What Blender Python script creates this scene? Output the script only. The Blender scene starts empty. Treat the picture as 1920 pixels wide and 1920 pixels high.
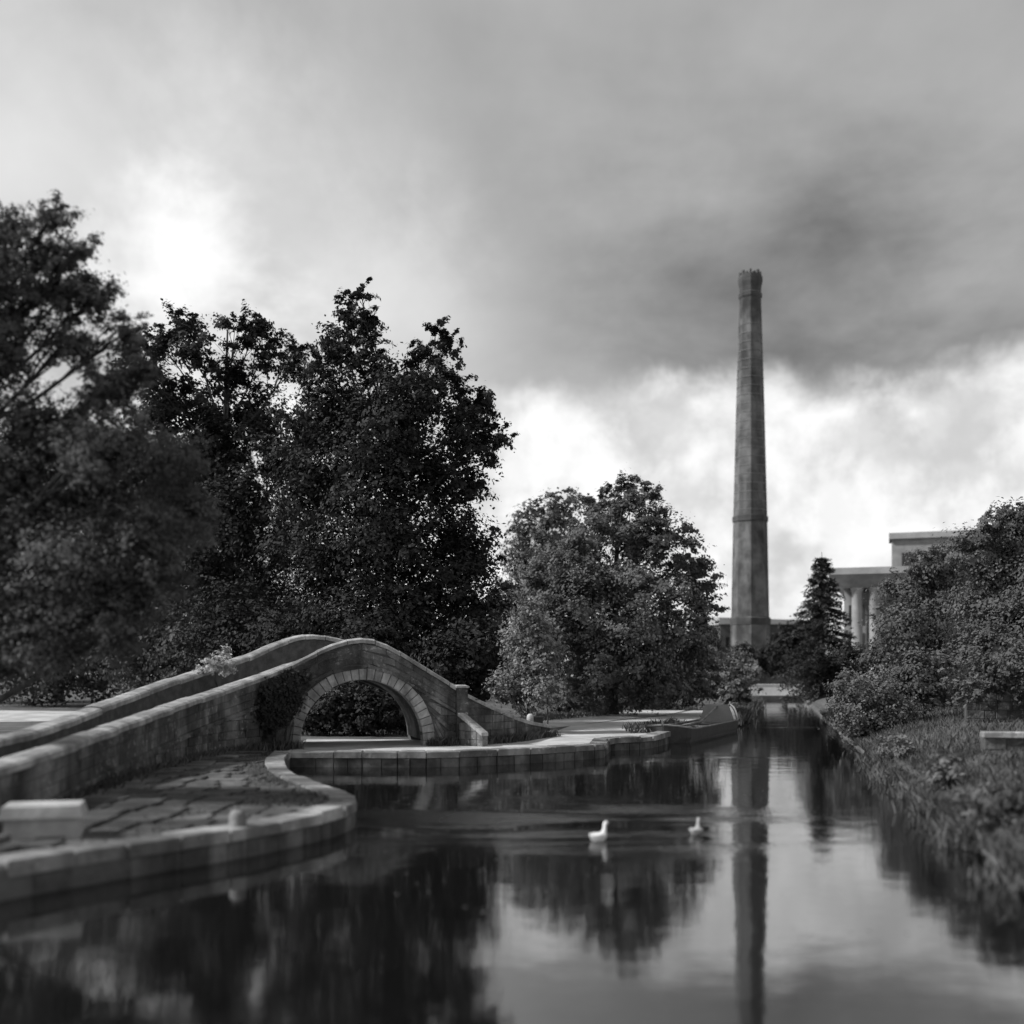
import bpy, bmesh, math, random
import numpy as np
from mathutils import Vector, Matrix
R = math.radians
random.seed(7); RNG = np.random.default_rng(11)
scene = bpy.context.scene
COL = scene.collection
# ------------------------------------------------------------------ camera (level, on a low canal bridge, rising front)
F = 2057.0; HOR = 1265.0; EYE = 3.0
cam = bpy.data.cameras.new('camera'); camo = bpy.data.objects.new('camera', cam); COL.objects.link(camo)
camo.location = (0, 0, EYE); camo.rotation_euler = (R(90), 0, 0)
cam.sensor_width = 36; cam.lens = 36*F/1920; cam.shift_y = (HOR-960)/1920
cam.clip_start = .1; cam.clip_end = 6000
cam.dof.use_dof = True; cam.dof.focus_distance = 47; cam.dof.aperture_fstop = .30
scene.camera = camo
def at(px, py, D):
    "point seen at pixel px,py of the 1920 px photograph at depth D"
    return Vector(((px-960)/F*D, D, EYE-(py-HOR)/F*D))
# ------------------------------------------------------------------ world: overcast, broken near the horizon
SUN_EL, SUN_AZ = 42, 263          # azimuth clockwise from +Y
w = bpy.data.worlds.new('World'); scene.world = w; w.use_nodes = True
nt = w.node_tree; nt.nodes.clear()
class NB:
    def __init__(s, nt): s.nt = nt
    def n(s, t, **kw):
        nd = s.nt.nodes.new(t)
        for k, v in kw.items(): setattr(nd, k, v)
        return nd
    def put(s, sock, v):
        if isinstance(v, bpy.types.NodeSocket): s.nt.links.new(v, sock)
        else: sock.default_value = v
    def m(s, op, a, b=0.0, c=None, clamp=False):
        nd = s.n('ShaderNodeMath', operation=op); nd.use_clamp = clamp
        s.put(nd.inputs[0], a); s.put(nd.inputs[1], b)
        if c is not None: s.put(nd.inputs[2], c)
        return nd.outputs[0]
    def v(s, op, a, b=None):
        nd = s.n('ShaderNodeVectorMath', operation=op); s.put(nd.inputs[0], a)
        if b is not None: s.put(nd.inputs[1], b)
        return nd
    def ss(s, x, lo, hi, a=0.0, b=1.0):
        nd = s.n('ShaderNodeMapRange', interpolation_type='SMOOTHSTEP')
        s.put(nd.inputs[0], x)
        for i, q in enumerate((lo, hi, a, b)): s.put(nd.inputs[i+1], q)
        return nd.outputs[0]
    def noise(s, vec, scale, detail=5, rough=.55, dist=0.0):
        nd = s.n('ShaderNodeTexNoise'); s.put(nd.inputs['Vector'], vec)
        nd.inputs['Scale'].default_value = scale; nd.inputs['Detail'].default_value = detail
        nd.inputs['Roughness'].default_value = rough; nd.inputs['Distortion'].default_value = dist
        return nd.outputs[0]
    def mix(s, f, a, b):
        nd = s.n('ShaderNodeMix', data_type='FLOAT'); s.put(nd.inputs[0], f); s.put(nd.inputs[2], a); s.put(nd.inputs[3], b)
        return nd.outputs[0]
b = NB(nt)
tc = b.n('ShaderNodeTexCoord'); d = tc.outputs['Generated']
sep = b.n('ShaderNodeSeparateXYZ'); nt.links.new(d, sep.inputs[0])
el = sep.outputs[2]
sky = b.n('ShaderNodeTexSky', sky_type='NISHITA'); sky.sun_disc = False
sky.sun_elevation = R(SUN_EL); sky.sun_rotation = R(SUN_AZ); sky.dust_density = 3
bw = b.n('ShaderNodeRGBToBW'); nt.links.new(sky.outputs[0], bw.inputs[0])
den = b.m('ADD', b.m('MAXIMUM', el, 0.0), .16)
uv = b.n('ShaderNodeCombineXYZ')
b.put(uv.inputs[0], b.m('DIVIDE', sep.outputs[0], den)); b.put(uv.inputs[1], b.m('DIVIDE', sep.outputs[1], den))
n1 = b.noise(uv.outputs[0], .55, 4, .5, .3); n2 = b.noise(uv.outputs[0], 1.7, 5, .55, .2)
n3 = b.noise(d, 9, 5, .6, .2)
def spot(px, py, rad, val, soft=0):
    v = Vector(((px-960)/F, 1, (HOR-py)/F)).normalized()
    dt = b.v('DISTANCE', d, tuple(v)).outputs['Value']
    return b.m('MULTIPLY', b.ss(b.m('ADD', dt, b.m('MULTIPLY', b.m('ADD', b.m('SUBTRACT', n2, .5), b.m('MULTIPLY', b.m('SUBTRACT', n3, .5), .6)), .22)), rad, 0.0), val)
elw = b.m('ADD', el, b.m('ADD', b.m('MULTIPLY', b.m('SUBTRACT', n3, .5), .10), b.m('MULTIPLY', b.m('SUBTRACT', n2, .5), .08)))
# cloud deck 0.33 with soft mottling
deck = b.m('ADD', .335, b.m('MULTIPLY', b.m('SUBTRACT', n1, .5), .22))
deck = b.m('ADD', deck, b.m('MULTIPLY', b.m('SUBTRACT', n2, .5), .24))
for s_ in (spot(60, 300, .26, .26), spot(330, 520, .11, .30), spot(560, 420, .20, .16), spot(760, 640, .16, .16),
           spot(1430, 620, .24, -.13), spot(1150, 580, .16, -.04), spot(1850, 610, .22, -.11)):
    deck = b.m('ADD', deck, s_)
puff = b.ss(b.noise(d, 10, 6, .56, .15), .40, .60); puff2 = b.ss(b.noise(d, 24, 5, .55, .1), .35, .65)
low = b.m('ADD', .50, b.m('ADD', b.m('MULTIPLY', puff, .24), b.m('MULTIPLY', puff2, .09)))
st = b.n('ShaderNodeMapping'); st.inputs['Scale'].default_value = (1, .45, 1); st.inputs['Rotation'].default_value = (0, 0, R(35)); nt.links.new(uv.outputs[0], st.inputs[0])
deck = b.m('ADD', deck, b.m('MULTIPLY', b.m('SUBTRACT', b.noise(st.outputs[0], 2.6, 6, .6, .25), .5), .17))
lum = b.mix(b.ss(elw, .228, .272), low, b.m('MAXIMUM', deck, .1))
lum10 = b.m('MULTIPLY', lum, 10.0)
tot = b.mix(.93, bw.outputs[0], lum10)
bg = b.n('ShaderNodeBackground'); b.put(bg.inputs[0], tot); bg.inputs[1].default_value = .1
ow = b.n('ShaderNodeOutputWorld'); nt.links.new(bg.outputs[0], ow.inputs[0])
# ------------------------------------------------------------------ sun behind thin cloud
sl = bpy.data.lights.new('sun', 'SUN'); sl.energy = 3.6; sl.angle = R(4); sl.color = (1, 1, 1)
so = bpy.data.objects.new('sun', sl); COL.objects.link(so)
sd = Vector((math.sin(R(SUN_AZ))*math.cos(R(SUN_EL)), math.cos(R(SUN_AZ))*math.cos(R(SUN_EL)), math.sin(R(SUN_EL))))
so.rotation_euler = sd.to_track_quat('Z', 'Y').to_euler(); so.location = sd*100
vs = scene.view_settings
vs.view_transform = 'Standard'; vs.look = 'None'; vs.exposure = .4; vs.gamma = 1; vs.use_curve_mapping = False
# ------------------------------------------------------------------ materials (a black and white place: greys only)
def mat(name, lo, hi, rough=.85, scale=2.0, bump=.3, bscale=None, detail=6, island=0.0, objr=0.0, stain=0.0, trans=0.0, dist=.03, spec=.3, lichen=0.0):
    m = bpy.data.materials.new(name); m.use_nodes = True; nt = m.node_tree; B = NB(nt)
    p = nt.nodes['Principled BSDF']; geo = B.n('ShaderNodeNewGeometry')
    pos = geo.outputs['Position']
    n = B.noise(pos, scale, detail, .62)
    f = B.ss(n, .3, .7, lo, hi)
    if stain:
        st = B.n('ShaderNodeMapping'); st.inputs['Scale'].default_value = (1, 1, .25); nt.links.new(pos, st.inputs[0])
        n_ = B.noise(st.outputs[0], scale*.45, 4, .65, .4)
        f = B.m('MULTIPLY', f, B.ss(n_, .42, .62, 1-stain, 1.0))
    if lichen:
        f = B.m('ADD', f, B.m('MULTIPLY', B.m('MULTIPLY', B.ss(B.noise(pos, 7, 4, .6), .56, .66), B.ss(B.noise(pos, .8, 3, .6), .42, .6)), lichen))
    if island: f = B.m('MULTIPLY', f, B.m('ADD', 1-island, B.m('MULTIPLY', geo.outputs['Random Per Island'], 2*island)))
    if objr:
        oi = B.n('ShaderNodeObjectInfo'); f = B.m('MULTIPLY', f, B.m('ADD', 1-objr, B.m('MULTIPLY', oi.outputs['Random'], 2*objr)))
    c = B.n('ShaderNodeCombineColor'); [nt.links.new(f, c.inputs[i]) for i in range(3)]
    nt.links.new(c.outputs[0], p.inputs['Base Color'])
    p.inputs['Roughness'].default_value = rough; p.inputs['Specular IOR Level'].default_value = spec
    if bump:
        bn = B.n('ShaderNodeBump'); bn.inputs['Strength'].default_value = bump; bn.inputs['Distance'].default_value = dist
        B.put(bn.inputs['Height'], B.noise(pos, bscale or scale*5, 5, .65)); nt.links.new(bn.outputs[0], p.inputs['Normal'])
    if trans:
        tr = B.n('ShaderNodeBsdfTranslucent'); nt.links.new(c.outputs[0], tr.inputs[0])
        mx = B.n('ShaderNodeMixShader'); mx.inputs[0].default_value = trans
        out = nt.nodes['Material Output']
        nt.links.new(p.outputs[0], mx.inputs[1]); nt.links.new(tr.outputs[0], mx.inputs[2]); nt.links.new(mx.outputs[0], out.inputs[0])
    return m
M = {}
M['stone'] = mat('weathered_gritstone', .08, .21, .9, 1.4, .9, 9, objr=.3, stain=.65, dist=.06, lichen=.14)
M['core'] = mat('mortar', .05, .10, .95, 3, .5, 20)
M['coping'] = mat('worn_coping_stone', .24, .46, .85, 2.2, .8, 11, objr=.2, stain=.4, dist=.04, lichen=.1)
M['ring'] = mat('arch_ring_stone', .24, .42, .85, 2.6, .6, 18, objr=.2, stain=.45, dist=.03)
M['quay'] = mat('quay_face_stone', .07, .17, .85, 1.6, .6, 10, objr=.25, stain=.55, dist=.04)
M['quaytop'] = mat('quay_coping_stone', .16, .36, .85, 1.1, .8, 9, objr=.25, stain=.55, dist=.04, lichen=.12)
M['gravel'] = mat('pale_gravel', .34, .56, .95, .8, .8, 30, dist=.02, stain=.2)
M['ground'] = mat('rough_grass_earth', .05, .12, 1, .5, .8, 6, dist=.08)
M['bank'] = mat('bank_grass', .06, .13, 1, .7, .8, 9, dist=.06)
M['sett'] = mat('worn_setts', .06, .14, .85, 1.0, .8, 10, objr=.35, dist=.04, stain=.55)
M['brick'] = mat('sooty_brick', .09, .19, .9, .5, .3, 3, stain=.55)
M['palestone'] = mat('pale_limestone', .42, .62, .85, 1.6, .6, 9, stain=.35, dist=.03)
M['leaf_painted_sun'] = mat('leaf_painted_sun', .42, .62, .7, 3, 0, island=.3, trans=.3)  # foliage colour raised to look sunlit although the shrub stands in shade
M['brickband'] = mat('dark_brick_band', .05, .09, .9, .6, .3, 4)
M['iron'] = mat('iron_hoop', .12, .17, .6, 2, 0)
M['concrete'] = mat('pale_concrete', .3, .44, .85, .5, .2, 4, stain=.25)
M['white'] = mat('white_paint', .66, .8, .6, 1.5, .15, 6, stain=.15)
M['darkwall'] = mat('dark_brick_wall', .06, .11, .9, .4, .2, 3)
M['roof'] = mat('pale_roof', .3, .42, .8, .5, .1, 3)
M['bark'] = mat('bark', .03, .07, .95, 3, .8, 12, dist=.05)
M['leaf_soft'] = mat('soft_leaf', .085, .15, .65, .4, 0, island=.25, trans=.28, spec=.2)
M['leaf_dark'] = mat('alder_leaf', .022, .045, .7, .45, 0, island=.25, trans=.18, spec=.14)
M['leaf_mid'] = mat('broad_leaf', .055, .19, .6, .45, 0, island=.22, trans=.2, spec=.2)
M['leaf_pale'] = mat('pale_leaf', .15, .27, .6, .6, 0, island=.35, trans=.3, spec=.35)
M['leaf_grey'] = mat('dull_leaf', .05, .09, .65, .5, 0, island=.25, trans=.22, spec=.2)
M['needle'] = mat('conifer_needle', .035, .06, .7, .6, 0, island=.3, trans=.1)
M['grass'] = mat('grass_blade', .06, .14, .8, .4, 0, island=.35, trans=.25)
M['boat'] = mat('tarred_hull', .03, .06, .5, 1.5, .3, 8)
M['wood'] = mat('weathered_timber', .18, .3, .8, 3, .4, 14, stain=.3)
M['darkmetal'] = mat('dark_painted_metal', .03, .05, .5, 3, 0)
M['feather'] = mat('white_feathers', .7, .82, .7, 8, .2, 40, dist=.01)
M['beak'] = mat('beak', .3, .36, .5, 4, 0)
g = bpy.data.materials.new('window_glass'); g.use_nodes = True; p = g.node_tree.nodes['Principled BSDF']
p.inputs['Base Color'].default_value = (.02, .02, .02, 1); p.inputs['Roughness'].default_value = .08; M['glass'] = g
# canal water: dark, almost still, with wind-ruffled patches
wm = bpy.data.materials.new('canal_water'); wm.use_nodes = True; nt = wm.node_tree; B = NB(nt)
p = nt.nodes['Principled BSDF']; geo = B.n('ShaderNodeNewGeometry'); pos = geo.outputs['Position']
p.inputs['Base Color'].default_value = (.006, .006, .006, 1); p.inputs['IOR'].default_value = 3.5
mp = B.n('ShaderNodeMapping'); mp.inputs['Scale'].default_value = (.30, .9, 1); mp.inputs['Rotation'].default_value = (0, 0, R(-6)); nt.links.new(pos, mp.inputs[0])
sp = B.n('ShaderNodeSeparateXYZ'); nt.links.new(pos, sp.inputs[0])
ex = B.m('DIVIDE', B.m('SUBTRACT', sp.outputs[0], 1.2), 6.0); ey = B.m('DIVIDE', B.m('SUBTRACT', sp.outputs[1], 22.5), 5.5)
rr = B.m('SQRT', B.m('ADD', B.m('MULTIPLY', ex, ex), B.m('MULTIPLY', ey, ey)))
wind = B.m('MULTIPLY', B.ss(rr, 1.0, .35), B.ss(B.noise(mp.outputs[0], .55, 4, .6, .6), .42, .60))
wind = B.m('MAXIMUM', wind, B.m('MULTIPLY', B.ss(B.noise(mp.outputs[0], .16, 3, .6, .5), .56, .72), .25))
mp2 = B.n('ShaderNodeMapping'); mp2.inputs['Scale'].default_value = (.7, 1.0, 1); nt.links.new(pos, mp2.inputs[0])
calm = B.noise(mp2.outputs[0], 1.1, 3, .5); rip = B.noise(mp2.outputs[0], 7, 3, .6, .4)
hgt = B.m('ADD', B.m('MULTIPLY', calm, .0055), B.m('MULTIPLY', rip, B.m('ADD', .0012, B.m('MULTIPLY', wind, .030))))
bn = B.n('ShaderNodeBump'); bn.inputs['Strength'].default_value = 1; bn.inputs['Distance'].default_value = 1; B.put(bn.inputs['Height'], hgt)
nt.links.new(bn.outputs[0], p.inputs['Normal']); B.put(p.inputs['Roughness'], B.m('ADD', .04, B.m('MULTIPLY', wind, .25)))
M['water'] = wm
# ------------------------------------------------------------------ object helpers
def mesh_obj(name, verts, faces, mt, parent=None, smooth=False):
    me = bpy.data.meshes.new(name); me.from_pydata([tuple(v) for v in verts], [], faces); me.materials.append(M[mt])
    if smooth: me.polygons.foreach_set('use_smooth', [True]*len(me.polygons))
    me.update(); o = bpy.data.objects.new(name, me); COL.objects.link(o)
    if parent: o.parent = parent
    return o
def thing(name, label, cat, loc=(0, 0, 0), group=None):
    o = bpy.data.objects.new(name, None); COL.objects.link(o); o.location = loc; o.empty_display_size = .3
    tag(o, label, cat, group); return o
def tag(o, label, cat, group=None):
    o['label'] = label; o['category'] = cat
    if group: o['group'] = group
    return o
def struct(o, kind='structure', label=None):
    o['kind'] = kind
    if label: o['label'] = label
    return o
class MB:
    def __init__(s): s.v = []; s.f = []
    def add(s, vs, fs):
        k = len(s.v); s.v += [Vector(v) for v in vs]; s.f += [tuple(i+k for i in f) for f in fs]; return s
    def box(s, lo, hi):
        x0, y0, z0 = lo; x1, y1, z1 = hi
        return s.add([(x0,y0,z0),(x1,y0,z0),(x1,y1,z0),(x0,y1,z0),(x0,y0,z1),(x1,y0,z1),(x1,y1,z1),(x0,y1,z1)],
                     [(3,2,1,0),(4,5,6,7),(0,1,5,4),(1,2,6,5),(2,3,7,6),(3,0,4,7)])
    def tube(s, pts, rads, n=8, cap=True):
        pts = [Vector(q) for q in pts]; k = len(s.v)
        for i, q in enumerate(pts):
            t = (pts[min(i+1, len(pts)-1)]-pts[max(i-1, 0)]).normalized()
            a = t.orthogonal().normalized() if abs(t.z) < .99 else Vector((1, 0, 0))
            if i: a = (pa - t*pa.dot(t)).normalized()
            pa = a; c = t.cross(a)
            for j in range(n):
                an = 2*math.pi*j/n; s.v.append(q+(a*math.cos(an)+c*math.sin(an))*rads[i])
        for i in range(len(pts)-1):
            for j in range(n):
                s.f.append((k+i*n+j, k+i*n+(j+1) % n, k+(i+1)*n+(j+1) % n, k+(i+1)*n+j))
        if cap:
            s.f.append(tuple(k+j for j in reversed(range(n)))); s.f.append(tuple(k+(len(pts)-1)*n+j for j in range(n)))
        return s
    def obj(s, name, mt, parent=None, smooth=False):
        off = parent.location if parent else Vector((0, 0, 0))
        return mesh_obj(name, [v-off for v in s.v], s.f, mt, parent, smooth)
def block(name, back, front, mt, parent, ch=.012):
    "stone: 4 back corners, 4 front corners (same order), chamfered front edge"
    back = [Vector(q) for q in back]; front = [Vector(q) for q in front]
    c = sum(front, Vector())/4
    mid = [f+(k-f).normalized()*ch for f, k in zip(front, back)]
    fr = []
    for q in front:
        dv = c-q; fr.append(q+dv.normalized()*min(ch*1.5, dv.length*.3))
    vs = back+mid+fr; fs = []
    for i in range(4):
        j = (i+1) % 4; fs += [(i, j, 4+j, 4+i), (4+i, 4+j, 8+j, 8+i)]
    fs += [(8, 9, 10, 11), (3, 2, 1, 0)]
    off = parent.location if parent else Vector((0, 0, 0))
    return mesh_obj(name, [v-off for v in vs], fs, mt, parent)
class Curve:
    "Catmull-Rom through (x, y, ztop), arc length in plan"
    def __init__(s, cps, n=24):
        c = [np.array(q, float) for q in cps]; c = [2*c[0]-c[1]]+c+[2*c[-1]-c[-2]]; out = []
        for i in range(1, len(c)-2):
            for t in np.linspace(0, 1, n, endpoint=False):
                a, b_, d_, e = c[i-1], c[i], c[i+1], c[i+2]
                out.append(.5*(2*b_+(d_-a)*t+(2*a-5*b_+4*d_-e)*t*t+(3*b_-a-3*d_+e)*t**3))
        out.append(c[-2]); s.p = np.array(out)
        s.s = np.concatenate([[0], np.cumsum(np.hypot(*(np.diff(s.p[:, :2], axis=0).T)))]); s.L = s.s[-1]
    def P(s, u): return Vector((np.interp(u, s.s, s.p[:, 0]), np.interp(u, s.s, s.p[:, 1]), 0))
    def z(s, u): return float(np.interp(u, s.s, s.p[:, 2]))
    def n(s, u):                      # right-hand normal
        t = (s.P(min(u+.15, s.L))-s.P(max(u-.15, 0))).normalized(); return Vector((t.y, -t.x, 0))
    def q(s, u, off, z): v = s.P(u)+s.n(u)*off; v.z = z; return v
    def u_at_x(s, x, lo, hi):
        us = np.linspace(lo, hi, 800); xs = np.interp(us, s.s, s.p[:, 0]); return float(us[np.argmin(abs(xs-x))])
# ------------------------------------------------------------------ ground, water, paths
LEFT = [(-13,-12),(-11,5),(-8.6,11),(-6.5,15),(-4.4,18),(-3.25,20.5),(-3.25,22.6),(-4.3,25),(-5.6,28),(-6.7,32),(-7.2,35.6),
        (-2.2,35.6),(1.5,37.8),(3.3,39.6)]
LEFT2 = [(3.3,39.6),(3.9,43.2),(5.6,44.6),(8.2,52),(11.2,60),(13.6,66),(22.2,100),(31.7,140)]
RIGHT = [(37.2,140),(27.5,100),(18.0,60),(14.4,45),(10.5,28.7),(7.3,15),(4.9,5),(1.0,-12)]
GZ = .42
def ground():
    bm = bmesh.new(); inner = LEFT+LEFT2[1:]+RIGHT
    iv = [bm.verts.new((x, y, GZ)) for x, y in inner]; S = 2500
    ov = [bm.verts.new(q) for q in ((-S,-400,GZ),(S,-400,GZ),(S,S,GZ),(-S,S,GZ))]
    es = [bm.edges.new((a, c)) for L in (iv, ov) for a, c in zip(L, L[1:]+L[:1])]
    bmesh.ops.triangle_fill(bm, edges=es, use_beauty=True, use_dissolve=False)
    low = [bm.verts.new((x, y, -1.0)) for x, y in inner]
    for i in range(len(iv)):
        j = (i+1) % len(iv); bm.faces.new((iv[i], iv[j], low[j], low[i]))
    bmesh.ops.recalc_face_normals(bm, faces=bm.faces)
    me = bpy.data.meshes.new('ground'); bm.to_mesh(me); bm.free(); me.materials.append(M['ground'])
    o = bpy.data.objects.new('ground', me); COL.objects.link(o); struct(o)
ground()
struct(mesh_obj('canal_water', [(-60,-60,0),(80,-60,0),(80,160,0),(-60,160,0)], [(0,1,2,3)], 'water'))
def strip(name, a, c, z, mt, sub=1):
    vs = [(x, y, z) for x, y in a]+[(x, y, z) for x, y in c]; n = len(a)
    return mesh_obj(name, vs, [(i, i+1, n+i+1, n+i) if False else (i, n+i, n+i+1, i+1) for i in range(n-1)], mt)
struct(strip('towpath', [(-7.5,36.0),(-2.3,36.0),(1.3,38.2),(3.0,40.0),(3.6,43.4),(5.1,45),(7.6,52),(10.4,60),(12.6,66),(16,78)],
             [(-8.2,44),(-4.4,43.6),(-1.2,41.4),(.6,43.5),(1.6,46.5),(2.0,50),(3.0,55.5),(6.2,62),(9.6,69),(13,79)], GZ+.006, 'gravel'))
struct(strip('yard_path', [(-60,62),(-40,58),(-27,60),(-17,66)], [(-60,84),(-40,80),(-26,76),(-17,72)], GZ+.007, 'gravel'))
struct(strip('side_path', [(1.8,52.5),(6,62.5),(10,70.5),(12.5,79)], [(-2,60),(2.5,67.5),(5,75),(8,82)], GZ+.010, 'gravel'))
struct(strip('quay_apron', [(-13.4,-12),(-11.4,5),(-9.05,11),(-7.15,14.6),(-7.0,14.9)],
             [(-17,-12),(-15,5),(-12.5,11),(-9.5,14.6),(-9.5,14.9)], GZ+.008, 'gravel'))
# right bank: grass slope
def bank():
    prof = [(-.30,-.5),(-.26,.06),(.5,.5),(1.6,.85),(3.5,1.1),(7,1.3),(14,1.4),(40,1.45),(90,1.4)]
    pts = [(37.2,140)]+[tuple(np.array(RIGHT[i])*(1-t)+np.array(RIGHT[i+1])*t) for i in range(len(RIGHT)-1) for t in np.linspace(0, 1, 14)[1:]]
    nrm = Vector((.972, -.232, 0)); vs = []; k = len(prof)
    for i, (x, y) in enumerate(pts):
        for j, (o, z) in enumerate(prof):
            jit = random.uniform(-.3, .3) if 0 < j < 6 else 0; jit = max(jit, -.1) if j == 1 else jit
            vs.append((x+nrm.x*(o+jit*.5), y+nrm.y*(o+jit*.5), z+(random.uniform(-.05, .1) if 1 <= j < 7 else 0)))
    fs = [(i*k+j, (i+1)*k+j, (i+1)*k+j+1, i*k+j+1) for i in range(len(pts)-1) for j in range(k-1)]
    struct(mesh_obj('grass_bank', vs, [f[::-1] for f in fs], 'bank', smooth=True))
bank()
def bank_z(x, y):
    xr = np.interp(y, [-12,5,15,28.7,45,60,100,140], [1.0,4.9,7.3,10.5,14.4,18,27.5,37.2]); o = (x-xr)*.97
    return float(np.interp(o, [0,.5,1.6,3.5,7,14,40], [.22,.5,.85,1.1,1.3,1.4,1.45]))
# ------------------------------------------------------------------ quay of big stones
def quay(name, pts, label, z=.52, rough=0, step=1.15):
    t = thing(name, label, 'quay', (pts[0][0], pts[0][1], 0))
    c = Curve([(x, y, z) for x, y in pts], 6) if rough < 2 else None
    u = 0
    while u < c.L-.15:
        ln = min(step*random.uniform(.75, 1.25), c.L-u); u0, u1 = u+.015, u+ln-.015; u += ln
        zz = z+random.uniform(-.022, .022)*(1+2*rough); o = random.uniform(.01, .07)+rough*random.uniform(0, .1)
        # coping: front faces up
        block('coping_stone', [c.q(u0,-.5,.35), c.q(u1,-.5,.35), c.q(u1,o,.30), c.q(u0,o,.30)],
              [c.q(u0,-.5,zz), c.q(u1,-.5,zz), c.q(u1,o,zz-.015), c.q(u0,o,zz-.015)], 'quaytop', t, .022)
        um = u0+(u1-u0)*random.uniform(.35, .65)
        for a, e in ((u0, um-.008), (um+.008, u1)):
            o2 = random.uniform(.0, .03)
            block('face_stone', [c.q(a,-.15,-.4), c.q(e,-.15,-.4), c.q(e,-.15,.292), c.q(a,-.15,.292)],
                  [c.q(a,o2,-.4), c.q(e,o2,-.4), c.q(e,o2,.285), c.q(a,o2,.285)], 'quay', t, .02)
    return t
quay('quay_wall', LEFT[:11], 'worn stone quay curving round a rounded nose at lower left of the water', step=1.0)
quay('quay_wall', [(-7.2,35.6),(-4.7,35.55),(-2.2,35.6),(1.5,37.8),(3.3,39.6)], 'long stone quay edge running in front of the arched bridge')
quay('quay_wall', LEFT2[:6], 'rough stone canal edge behind the moored work boat', rough=1)
# ------------------------------------------------------------------ bridge
near = Curve([(-9.0,13.2,1.42),(-8.55,18,1.47),(-9.1,25,1.78),(-9.35,31,2.18),(-9.3,33.4,2.38),(-8.95,35.6,2.66),(-8.4,37.2,2.98),
              (-7.6,38.3,3.42),(-6.95,38.55,3.78),(-6.25,38.8,4.10),(-5.6,39.0,4.27),(-5.0,39.2,4.26),(-4.4,39.4,4.06),(-3.27,39.75,3.36),(-2.05,40.15,2.60)])
far = Curve([(-11.0,12,1.5),(-11.3,24,1.68),(-11.75,32,2.32),(-11.1,37,3.05),(-10.1,40,3.62),(-9.0,41.6,4.25),(-8.1,42.4,4.52),(-7.2,42.8,4.46),(-5.9,43.3,4.1),(-3.9,44,3.2),(-2.2,44.8,2.5)])
bridge = thing('arched_bridge', 'humped stone canal bridge with one round arch and long curving parapet ramp', 'bridge', (-5.3, 39.1, 0))
AX, AZ, AR, RT = -5.32, .62, 2.2, .42
ua = near.u_at_x(AX, near.L-12, near.L)
def arch(u, r):
    dlt = abs(u-ua); return AZ+math.sqrt(r*r-dlt*dlt) if dlt < r else -9
def string_z(u): return near.z(u)-.98
COPT = .17
def wall_core(c, bottom, thick, side, name):
    "solid wall; side=+1: outer face towards camera"
    us = np.arange(0, c.L+.01, .12); us[-1] = min(us[-1], c.L); vs = []; fs = []
    for u in us:
        zt = c.z(u)-COPT; zb = bottom(u)
        vs += [c.q(u,0,zb), c.q(u,0,zt), c.q(u,-thick*side,zt), c.q(u,-thick*side,zb)]
    for i in range(len(us)-1):
        for j in range(4):
            k = (j+1) % 4; fs.append((i*4+j, i*4+k, i*4+4+k, i*4+4+j))
    n = len(us)-1; fs += [(0,1,2,3), (n*4+3, n*4+2, n*4+1, n*4)]
    off = bridge.location
    o = mesh_obj(name, [v-off for v in vs], fs, 'core', bridge)
    bm = bmesh.new(); bm.from_mesh(o.data); bmesh.ops.recalc_face_normals(bm, faces=bm.faces); bm.to_mesh(o.data); bm.free()
wall_core(near, lambda u: max(.1, arch(u, AR+.02)), .45, 1, 'wall_core')
wall_core(far, lambda u: .1 if far.P(u).x < -9.6 or far.P(u).x > -4.2 else min(far.z(u)-1.4, 3.0), .45, -1, 'wall_core')
def coping_row(c, side, thick=.45, u0=0, step=.95):
    u = u0
    while u < c.L-.2:
        ln = min(step*random.uniform(.85, 1.15), c.L-u); a, e = u+.012, u+ln-.012; u += ln
        m_ = (a+e)/2; vs = []; j = random.uniform(-.018, .018)
        for q in (a, m_, e):
            zt = c.z(q)+j
            for of, dz in ((.06,-COPT),(.065,-.05),(.0,-.008),(-.2,.018),(-.45,-.008),(-.51,-.05),(-.51,-COPT)):
                vs.append(c.q(q, of*side if side > 0 else -of, zt+dz)-bridge.location)
        n = 7; fs = [(r*n+i, r*n+(i+1) % n, (r+1)*n+(i+1) % n, (r+1)*n+i) for r in range(2) for i in range(n)]
        fs += [tuple(range(n))[::-1], tuple(range(2*n, 3*n))]
        mesh_obj('coping_stone', vs, fs, 'coping', bridge)
coping_row(near, 1); coping_row(far, -1)
def stones_between(c, zlo, zhi, u0, u1, step, face, mt='stone', d0=.01, d1=.035):
    "a course of stones following zlo(u)..zhi(u)"
    u = u0
    while u < u1-.12:
        ln = min(step*random.uniform(.65, 1.4), u1-u); a, e = u+.007, u+ln-.007; u += ln
        za, zb, zc, zd = zlo(a), zlo(e), zhi(e), zhi(a)
        if zd-za < .06 and zc-zb < .06: continue
        zd = max(zd, za+.015); zc = max(zc, zb+.015); o = random.uniform(d0, d1)*face
        bk = -.03*face
        block('stone', [c.q(a,bk,za), c.q(e,bk,zb), c.q(e,bk,zc), c.q(a,bk,zd)], [c.q(a,o,za), c.q(e,o,zb), c.q(e,o,zc), c.q(a,o,zd)], mt, bridge, .012)
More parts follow.
